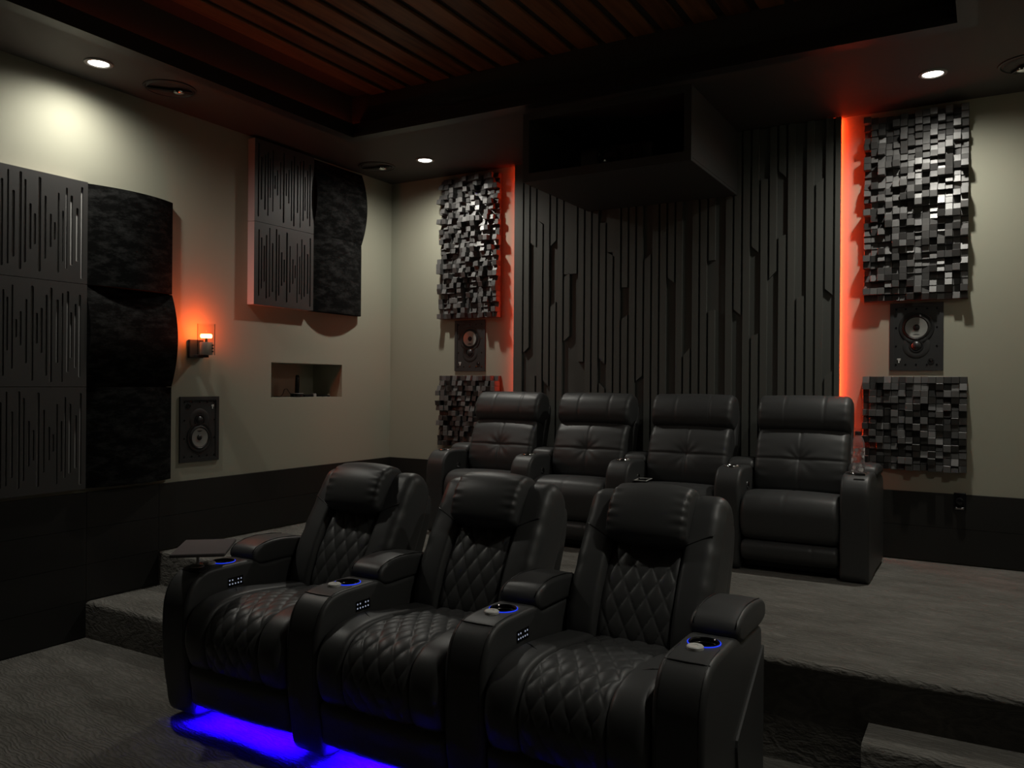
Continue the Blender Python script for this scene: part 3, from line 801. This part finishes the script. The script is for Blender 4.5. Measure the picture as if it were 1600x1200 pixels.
def arm_parts(root, xc):
    wd = 0.152
    yb = lambda y: y - Y0
    prof = [(2.19, 0.03), (2.158, 0.14), (2.141, 0.27), (2.138, 0.40), (2.146, 0.49), (2.172, 0.552), (2.215, 0.588), (2.265, 0.600), (2.36, 0.602),
            (2.475, 0.600), (2.505, 0.594), (2.525, 0.578), (2.56, 0.574), (2.74, 0.574), (2.785, 0.56), (2.79, 0.45), (2.79, 0.12), (2.785, 0.03), (2.60, 0.025), (2.38, 0.025)]
    me = loft([(yb(y), z) for y, z in prof], xc - wd / 2, xc + wd / 2, 0.018, 0.018, 150, 6, 5, name='armrest')
    me.materials.append(M['leather'])
    a = link('armrest', me, None, root)
    cy, ct = yb(2.385), 0.602
    carve(a, lathe(B(), [(0, ct - 0.06), (0.041, ct - 0.06), (0.043, ct + 0.03), (0, ct + 0.03)], 32, Matrix.Translation((xc, cy, 0)), False))
    # armrest lid
    prof = [(2.484, 0.604), (2.486, 0.626), (2.503, 0.645), (2.555, 0.661), (2.62, 0.667), (2.71, 0.662), (2.79, 0.650), (2.82, 0.632), (2.82, 0.592), (2.78, 0.577), (2.62, 0.577), (2.51, 0.581)]
    me = loft([(yb(y), z) for y, z in prof], xc - 0.080, xc + 0.080, 0.014, 0.014, 80, 6, 5, bulge=0.004, name='armrest_lid')
    lid = link('armrest_lid', me, M['leather'], root)
    for sx in (-1, 1):
        link('piping', fin(tube(B(), [(xc + sx * 0.066, yb(y), z) for y, z in ((2.485, 0.628), (2.503, 0.648), (2.555, 0.664), (2.62, 0.6705), (2.71, 0.6655), (2.78, 0.655))], 0.0022, 5), 'piping', True), M['stitch'], lid)
        link('piping', fin(tube(B(), [(xc + sx * 0.0595, yb(y), z) for y, z in resample([(2.142, 0.27), (2.1385, 0.40), (2.147, 0.49), (2.173, 0.552), (2.216, 0.588), (2.266, 0.600), (2.34, 0.602)], 20, True, False)[0]], 0.002, 5), 'piping', True), M['stitch'], a)
    link('seam', fin(tube(B(), [(xc - 0.066, yb(2.226), 0.5905), (xc - 0.05, yb(2.222), 0.5925), (xc, yb(2.220), 0.5925), (xc + 0.05, yb(2.222), 0.5925), (xc + 0.066, yb(2.226), 0.5905)], 0.0022, 5), 'seam', True), M['stitch'], a)
    # cup holder
    ch = link('cup_holder', fin(lathe(B(), [(0.0405, ct - 0.058), (0.0405, ct + 0.001), (0.043, ct + 0.004), (0.046, ct + 0.004), (0.0475, ct + 0.001), (0.0475, ct - 0.001), (0.042, ct - 0.001), (0.042, ct - 0.059), (0, ct - 0.059), (0, ct - 0.058), (0.0405, ct - 0.058)], 40, Matrix.Translation((xc, cy, 0)), False), 'cup', True, 0.6), M['gloss'], root)
    rg = link('light_ring', fin(torus(B(), 0.0485, 0.0015, Matrix.Translation((xc, cy, ct + 0.0012)), seg=40), 'light_ring', True), M['blue_ring'], ch)
    rg['label'] = 'blue glowing ring'
    o = link('inner_liner', fin(torus(B(), 0.040, 0.0012, Matrix.Translation((xc, cy, ct - 0.010)), seg=40), 'liner', True), M['chrome'], ch)
    cp = link('tray_socket_cap', fin(lathe(B(), [(0, 0), (0.025, 0), (0.025, 0.008), (0.022, 0.011), (0.010, 0.011), (0.009, 0.009), (0, 0.009)], 28, Matrix.Translation((xc - 0.006, yb(2.318), ct - 0.001)), False), 'tray_socket_cap', True, 0.6), M['cap'], root)
    cp['label'] = 'pale round cap'
    # touch buttons on the side facing the seat to its right
    xs = xc + wd / 2
    kp = link('control_panel', fin(box(B(), xs - 0.001, xs + 0.0025, yb(2.345), yb(2.425), 0.508, 0.546, 0.001, 1), 'control_panel'), M['gloss'], root)
    kp['label'] = 'glossy button panel with small lit icons'
    for i in range(5):
        for j in range(2):
            if (i, j) == (2, 1): continue
            link('icon', fin(box(B(), xs + 0.0026, xs + 0.0033, yb(2.350 + 0.015 * i), yb(2.355 + 0.015 * i), 0.517 + 0.016 * j, 0.522 + 0.016 * j), 'icon'), M['icon'], kp)

def front_recliner(label):
    root = thing('front_recliner', label, 'recliner', (FRONT_X[0], Y0, 0), 0, 'quilted recliners of the front row')
    yb = lambda y: y - Y0
    iw = HW - 0.076 - 0.002          # half width between the arms
    qw = 0.145
    # ---- seat
    prof = [(2.160, 0.245), (2.130, 0.31), (2.125, 0.37), (2.145, 0.43), (2.19, 0.472), (2.26, 0.492), (2.36, 0.495), (2.50, 0.482), (2.66, 0.462), (2.80, 0.450), (2.81, 0.36), (2.76, 0.27), (2.5, 0.22), (2.25, 0.215)]
    def s_of(Pn):
        y, z = Pn[:, 0] + Y0, Pn[:, 1]
        # length along the face: up the nose, then back along the top
        return np.where(z < 0.40, z - 0.235, np.where(y < 2.26, 0.165 + np.hypot(y - 2.13, (z - 0.40)) , 0.165 + 0.158 + (y - 2.26))) * (((y < 2.3) | (z > 0.4)) * 1.0)
    me = loft([(yb(y), z) for y, z in prof], -qw, qw, 0.010, 0.010, 300, 66, 4, bulge=0.006, disp=quilt(0.066, 0.105, 0.009, s_of, qw, 0.0, 0.78), name='seat_quilt')
    qs = link('seat_quilt', me, M['leather'], root)
    for sx in (-1, 1):
        p2 = [(y - (0.006 if y < 2.3 else 0), z + (0.012 if z > 0.42 else 0)) for y, z in prof]
        x0, x1 = (qw - 0.004, iw) if sx > 0 else (-iw, -qw + 0.004)
        me = loft([(yb(y), z) for y, z in p2], x0, x1, 0.020 if sx > 0 else 0.035, 0.035 if sx > 0 else 0.020, 120, 6, 5, bulge=0.004, name='seat_bolster')
        sb = link('seat_bolster', me, M['leather'], root)
        xm = sx * (qw + iw) / 2
        link('seam', fin(tube(B(), [(sx * (iw - 0.03), yb(2.36), 0.5095), (xm, yb(2.335), 0.5135), (sx * (qw + 0.012), yb(2.30), 0.5065)], 0.002, 5), 'seam', True), M['stitch'], sb)
    # ---- footrest panel under the seat nose
    prof = [(2.190, 0.075), (2.168, 0.09), (2.160, 0.15), (2.150, 0.215), (2.165, 0.243), (2.20, 0.235), (2.225, 0.20), (2.225, 0.10), (2.21, 0.075)]
    me = loft([(yb(y), z) for y, z in prof], -iw, iw, 0.015, 0.015, 60, 14, 4, bulge=0.008, name='footrest')
    fr = link('footrest', me, M['leather'], root)
    # ---- base and LED
    link('base', fin(box(B(), -iw, iw, yb(2.246), yb(2.78), 0.13, 0.214, 0.004), 'base'), M['chair_base'], root)
    link('led_leak_block', fin(box(B(), -iw, iw, yb(2.31), yb(2.78), 0.015, 0.129, 0.003), 'led_leak_block'), M['chair_base'], root)  # added filler under the base, stops LED light leaking out behind the chair
    for sx in (-1, 1):
        for yy in (2.42, 2.72):
            link('foot', fin(lathe(B(), [(0, 0), (0.02, 0), (0.022, 0.13), (0, 0.13)], 14, Matrix.Translation((sx * 0.2, yb(yy), 0)), False), 'foot'), M['chair_base'], root)
    o = link('led_strip', fin(box(B(), -0.235, 0.235, yb(2.229), yb(2.240), 0.092, 0.098), 'led'), M['blue_led'], root)
    o['label'] = 'blue LED strip under the seat'
    # ---- back
    A = math.radians(24.5)
    du = np.array([math.sin(A), math.cos(A)]); dv = np.array([-math.cos(A), math.sin(A)])
    base = np.array([yb(2.735), 0.44])
    def uv(L): return [tuple(base + du * u + dv * v) for u, v in L]
    def u_of(Pn): return (Pn - base) @ du
    def v_of(Pn): return (Pn - base) @ dv
    prof = uv([(-0.03, -0.02), (-0.03, 0.02), (0.0, 0.050), (0.10, 0.068), (0.20, 0.066), (0.32, 0.048), (0.43, 0.034), (0.47, 0.01), (0.45, -0.03), (0.2, -0.05)])
    def s_of2(Pn):
        return np.where(v_of(Pn) > 0.012, u_of(Pn) + 0.01, -1.0)
    me = loft(prof, -0.142, 0.142, 0.010, 0.010, 260, 66, 4, bulge=0.004, disp=quilt(0.066, 0.115, 0.009, s_of2, 0.142, 0.0, 0.44), name='back_quilt')
    link('back_quilt', me, M['leather'], root)
    for sx in (-1, 1):
        wing = uv([(-0.045, -0.04), (-0.04, 0.03), (0.0, 0.072), (0.10, 0.094), (0.24, 0.090), (0.38, 0.072), (0.48, 0.060), (0.535, 0.042), (0.565, 0.0), (0.562, -0.05), (0.52, -0.105), (0.42, -0.125), (0.2, -0.12), (0.0, -0.10)])
        a, b = 0.136, 0.267
        x0, x1 = (a, b) if sx > 0 else (-b, -a)
        def wr(x, Pn, sx=sx):   # soft creases running in from the seams
            u = u_of(Pn); e = np.clip((abs(x) - 0.20) / 0.08, 0, 1)
            return 0.0022 * e * (np.sin(u * 55 + 2.2 * sx) + 0.6 * np.sin(u * 96)) * np.where(v_of(Pn) > 0.0, 1, 0) - 0.010 * np.exp(-((abs(x) - 0.136) / 0.012) ** 2)
        me = loft(wing, x0, x1, 0.018 if sx > 0 else 0.045, 0.045 if sx > 0 else 0.018, 150, 12, 6, bulge=0.005, disp=wr, name='back_wing')
        wg = link('back_wing', me, M['leather'], root)
        # curved cross seam at the head end and the piping along the outer edge
        pts = uv([(0.405 - 0.050 * (1 - i / 8.0), 0.078 - 0.004 * i / 8) for i in range(9)])
        link('seam', fin(tube(B(), [(sx * (0.142 + 0.10 * i / 8.0), p[0], p[1]) for i, p in enumerate(pts)], 0.0025, 5), 'seam', True), M['stitch'], wg)
        pts = resample(uv([(0.02, 0.074), (0.10, 0.092), (0.24, 0.089), (0.38, 0.0715), (0.48, 0.060), (0.535, 0.042), (0.565, 0.0), (0.563, -0.04)]), 24, True, False)[0]
        link('piping', fin(tube(B(), [(sx * 0.2285, p[0], p[1]) for p in pts], 0.0025, 5), 'piping', True), M['stitch'], wg)
    # headrest pillow
    pil = uv([(0.356, 0.045), (0.354, 0.092), (0.374, 0.124), (0.44, 0.138), (0.50, 0.131), (0.548, 0.104), (0.575, 0.055), (0.572, 0.000), (0.51, -0.015), (0.41, 0.005)])
    def wr2(x, Pn):
        u = u_of(Pn); e = np.clip((abs(x) - 0.085) / 0.06, 0, 1) ** 1.2
        return 0.0020 * e * (np.sin(u * 190 + (1.5 if x > 0 else 0)) + 0.7 * np.sin(u * 118 + 1)) * np.where(v_of(Pn) > 0.03, 1, 0.3)
    me = loft(pil, -0.150, 0.156, 0.022, 0.022, 120, 26, 7, bulge=0.012, disp=wr2, name='headrest')
    hd = link('headrest', me, M['leather'], root)
    for sx in (-1, 1):
        pts = resample(uv([(0.362, 0.104), (0.378, 0.121), (0.44, 0.136), (0.50, 0.129), (0.546, 0.102), (0.573, 0.055), (0.571, 0.005)]), 20, True, False)[0]
        link('piping', fin(tube(B(), [(0.003 + sx * 0.136, p[0], p[1]) for p in pts], 0.0025, 5), 'piping', True), M['stitch'], hd)
    # rear shell
    shell = uv([(-0.05, -0.06), (-0.05, -0.14), (0.2, -0.165), (0.42, -0.155), (0.50, -0.12), (0.50, -0.06), (0.3, -0.05)])
    link('back_shell', loft(shell, -0.262, 0.262, 0.02, 0.02, 60, 6, 4, name='back_shell'), M['leather'], root)
    arm_parts(root, -HW)
    return root

fr1 = front_recliner('leftmost black quilted recliner of the front row, brown tray table on its arm')
fr2 = dup(fr1, (FRONT_X[1], Y0, 0), 'middle black quilted recliner of the front row')
fr3 = dup(fr1, (FRONT_X[2], Y0, 0), 'rightmost black quilted recliner of the front row, with an armrest on both sides')
# the last chair also carries the right-hand end arm
n_before = set(fr3.children)
arm_parts(fr3, HW)
for ch in list(fr3.children):
    if ch not in n_before and ch.name.startswith('control_panel'):
        for g in list(ch.children): bpy.data.objects.remove(g)
        bpy.data.objects.remove(ch)
# side pocket on the outer arm
bm = B(); xs = HW + 0.076
prism(bm, [(2.46 - Y0, 0.30), (2.785 - Y0, 0.50), (2.785 - Y0, 0.06), (2.50 - Y0, 0.06), (2.455 - Y0, 0.28)], xs - 0.002, xs + 0.007, 'x')
pk = link('side_pocket', fin(bm, 'side_pocket'), M['leather'], fr3)

# tray table plugged into the left arm
tt = thing('tray_table', 'small brown rectangular tray table on a chrome post in the left front armrest', 'tray table', (-2.805, 2.255, 0.6035))
link('socket_flange', fin(lathe(B(), [(0, 0), (0.026, 0), (0.026, 0.004), (0.012, 0.010), (0, 0.010)], 28, None, False), 'flange', True, 0.6), M['nickel'], tt)
link('post', fin(lathe(B(), [(0.006, 0.008), (0.006, 0.062)], 16), 'post', True, 0.6), M['nickel'], tt)
link('under_plate', fin(box(B(), -0.035, 0.035, -0.03, 0.03, 0.060, 0.068, 0.002), 'plate'), M['matte'], tt)
tp = link('tray_top', fin(box(B(), -0.156, 0.156, -0.105, 0.105, 0.068, 0.083, 0.006, 3), 'tray_top', True, 0.6), M['tray'], tt)
tp.rotation_euler = (0, 0, math.radians(131)); tp.location = (0.015, 0.02, 0)

# ------------------------------------------------------------------ rear recliners
RX5 = [-3.138, -2.495, -1.852, -1.209, -0.566]
REAR_X = [(a + b) / 2 for a, b in zip(RX5, RX5[1:])]
RH = 0.643 / 2
RY = 4.60
def rear_arm(root, xc):
    yb = lambda y: y - RY
    wd = 0.140
    prof = [(4.395, 0.012), (4.385, 0.10), (4.378, 0.30), (4.382, 0.42), (4.40, 0.49), (4.445, 0.533), (4.51, 0.545), (4.60, 0.543), (4.665, 0.535), (4.69, 0.515), (4.78, 0.512), (4.97, 0.50), (5.02, 0.46), (5.03, 0.30), (5.03, 0.03), (5.0, 0.012), (4.7, 0.010)]
    a = link('armrest', loft([(yb(y), z) for y, z in prof], xc - wd / 2, xc + wd / 2, 0.018, 0.018, 140, 6, 5, name='armrest'), M['leather2'], root)
    cy, ct = yb(4.505), 0.5455
    carve(a, lathe(B(), [(0, ct - 0.05), (0.037, ct - 0.05), (0.039, ct + 0.03), (0, ct + 0.03)], 28, Matrix.Translation((xc, cy, 0)), False))
    link('cup_holder', fin(lathe(B(), [(0.0365, ct - 0.049), (0.0365, ct), (0.039, ct + 0.003), (0.043, ct + 0.003), (0.0445, ct - 0.001), (0.0385, ct - 0.001), (0.038, ct - 0.0495), (0, ct - 0.0495), (0, ct - 0.049), (0.0365, ct - 0.049)], 36, Matrix.Translation((xc, cy, 0)), False), 'cup', True, 0.6), M['chrome'], root)
    prof = [(4.672, 0.520), (4.68, 0.552), (4.72, 0.570), (4.80, 0.572), (4.90, 0.562), (4.95, 0.545), (4.955, 0.515), (4.92, 0.505), (4.72, 0.508)]
    link('armrest_lid', loft([(yb(y), z) for y, z in prof], xc - 0.075, xc + 0.075, 0.02, 0.02, 60, 6, 5, bulge=0.003, name='armrest_lid'), M['leather2'], root)
    xs = xc + wd / 2
    link('recline_button', fin(lathe(B(), [(0.020, -0.001), (0.020, 0.004), (0.015, 0.006), (0, 0.006)], 20, Matrix.Translation((xs, yb(4.56), 0.44)) @ Matrix.Rotation(PI / 2, 4, 'Y'), False), 'button', True, 0.6), M['chrome'], root)
def rear_recliner(label):
    root = thing('rear_recliner', label, 'recliner', (REAR_X[0], RY, ZP), 0, 'tufted recliners of the rear row')
    yb = lambda y: y - RY
    iw = RH - 0.070 - 0.002
    # seat
    prof = [(4.44, 0.168), (4.395, 0.195), (4.368, 0.265), (4.372, 0.34), (4.40, 0.392), (4.46, 0.415), (4.56, 0.415), (4.72, 0.400), (4.84, 0.385), (4.85, 0.28), (4.80, 0.18), (4.6, 0.15)]
    def sd(x, Pn): return -0.003 * np.exp(-((x + 0.02) / 0.006) ** 2) * np.where(Pn[:, 1] > 0.19, 1.0, 0.0)
    seat = link('seat', loft([(yb(y), z) for y, z in prof], -iw, iw, 0.03, 0.03, 90, 40, 6, bulge=0.008, disp=sd, name='seat'), M['leather2'], root)
    # footrest panel
    prof = [(4.425, 0.058), (4.398, 0.070), (4.378, 0.105), (4.380, 0.140), (4.400, 0.160), (4.44, 0.164), (4.49, 0.155), (4.50, 0.11), (4.49, 0.06)]
    def sd2(x, Pn): return -0.003 * (np.exp(-((x + 0.12) / 0.006) ** 2) + np.exp(-((x - 0.12) / 0.006) ** 2))
    link('footrest', loft([(yb(y), z) for y, z in prof], -iw + 0.005, iw - 0.005, 0.018, 0.018, 50, 60, 5, bulge=0.004, disp=sd2, name='footrest'), M['leather2'], root)
    link('base', fin(box(B(), -iw, iw, yb(4.47), yb(4.96), 0.015, 0.155, 0.004), 'base'), M['chair_base'], root)
    for sx in (-1, 1):
        for yy in (4.52, 4.90):
            link('foot', fin(lathe(B(), [(0, 0), (0.02, 0), (0.022, 0.016), (0, 0.016)], 12, Matrix.Translation((sx * 0.2, yb(yy), 0)), False), 'foot'), M['chair_base'], root)
    # back
    A = math.radians(16)
    du = np.array([math.sin(A), math.cos(A)]); dv = np.array([-math.cos(A), math.sin(A)])
    base = np.array([yb(4.72), 0.40])
    def uv(L): return [tuple(base + du * u + dv * v) for u, v in L]
    def u_of(Pn): return (Pn - base) @ du
    def v_of(Pn): return (Pn - base) @ dv
    # lower cushion with a cross of seams drawn in at the middle
    prof = uv([(0.0, -0.03), (-0.01, 0.03), (0.03, 0.070), (0.10, 0.088), (0.20, 0.088), (0.29, 0.072), (0.342, 0.035), (0.348, -0.02), (0.30, -0.06), (0.1, -0.07)])
    cu = 0.165
    def tuft(x, Pn):
        u, v = u_of(Pn), v_of(Pn)
        fr = np.where(v > 0.02, 1.0, 0.0)
        d = -0.0035 * np.exp(-(x / 0.006) ** 2) - 0.005 * np.exp(-((u - cu) / 0.008) ** 2)
        d = d - 0.013 * np.exp(-((x / 0.055) ** 2 + ((u - cu) / 0.045) ** 2))
        ang = np.arctan2(u - cu, x); rad = np.hypot(u - cu, x)
        d = d + 0.0012 * np.sin(ang * 9) * np.exp(-((rad - 0.06) / 0.045) ** 2)
        e = np.clip((abs(x) - 0.15) / 0.08, 0, 1)
        d = d + 0.001 * e * np.sin(u * 120)
        return d * fr
    link('back_cushion', loft(prof, -iw + 0.004, iw - 0.004, 0.03, 0.03, 150, 64, 6, bulge=0.012, disp=tuft, name='back_cushion'), M['leather2'], root)
    # headrest roll with two seams
    prof = uv([(0.335, -0.02), (0.345, 0.045), (0.37, 0.080), (0.43, 0.094), (0.49, 0.082), (0.535, 0.045), (0.548, 0.0), (0.54, -0.05), (0.50, -0.085), (0.40, -0.085)])
    def hs(x, Pn):
        u = u_of(Pn)
        d = -0.003 * (np.exp(-((x + 0.095) / 0.006) ** 2) + np.exp(-((x - 0.115) / 0.006) ** 2))
        e = np.clip((abs(x) - 0.17) / 0.07, 0, 1)
        return d + 0.001 * e * np.sin(u * 130 + 1)
    link('headrest', loft(prof, -iw, iw, 0.03, 0.03, 110, 64, 6, bulge=0.006, disp=hs, name='headrest'), M['leather2'], root)
    prof = uv([(-0.05, -0.065), (-0.05, -0.125), (0.25, -0.13), (0.46, -0.125), (0.50, -0.09), (0.3, -0.065)])
    link('back_shell', loft(prof, -iw + 0.004, iw - 0.004, 0.02, 0.02, 50, 6, 4, name='back_shell'), M['leather2'], root)
    rear_arm(root, -RH)
    return root
rr1 = rear_recliner('leftmost tufted black recliner of the rear row, in front of the left block diffuser')
rr2 = dup(rr1, (REAR_X[1], RY, ZP), 'second tufted black recliner from the left in the rear row')
rr3 = dup(rr1, (REAR_X[2], RY, ZP), 'third tufted black recliner of the rear row, small dark frame on its seat')
rr4 = dup(rr1, (REAR_X[3], RY, ZP), 'rightmost tufted black recliner of the rear row, water bottle on its arm')
nb = set(rr4.children)
rear_arm(rr4, RH)
for ch in list(rr4.children):
    if ch not in nb and ch.name.startswith('recline_button'): bpy.data.objects.remove(ch)
sk = link('tray_bracket', fin(box(B(), RH - 0.005, RH + 0.045, 4.425 - RY, 4.432 - RY, 0.538, 0.552, 0.001, 1), 'bracket'), M['chrome'], rr4)

# bottle in the right-hand cup holder
bt = thing('water_bottle', 'clear plastic water bottle with a white floral print on the right rear armrest', 'bottle', (-0.566, 4.505, ZP + 0.5455 - 0.0485))
bo = link('bottle_body', fin(lathe(B(), [(0, 0.001), (0.024, 0.0), (0.031, 0.006), (0.0325, 0.02), (0.0325, 0.178), (0.031, 0.200), (0.025, 0.222), (0.016, 0.238), (0.013, 0.246)], 40, None, False), 'bottle', True, 0.9), M['bottle'], bt)
link('bottle_cap', fin(lathe(B(), [(0, 0.262), (0.014, 0.262), (0.0155, 0.259), (0.0155, 0.243), (0.0135, 0.243)], 24, None, False), 'cap', True, 0.6), M['bottlecap'], bt)

# small dark frame lying on the third rear seat
tb = thing('small_tablet', 'small flat dark device with a pale rim on the third rear seat', 'device', (-1.742, 4.535, ZP + 0.4245), 0.12)
link('body', fin(box(B(), -0.036, 0.036, -0.070, 0.070, 0, 0.006, 0.002), 'body'), M['gloss'], tb)
bm = B()
for a in ((-0.038, 0.038, -0.072, -0.066), (-0.038, 0.038, 0.066, 0.072), (-0.038, -0.032, -0.066, 0.066), (0.032, 0.038, -0.066, 0.066)):
    box(bm, *a, 0.006, 0.0085)
link('rim', fin(bm, 'rim'), M['mark'], tb)
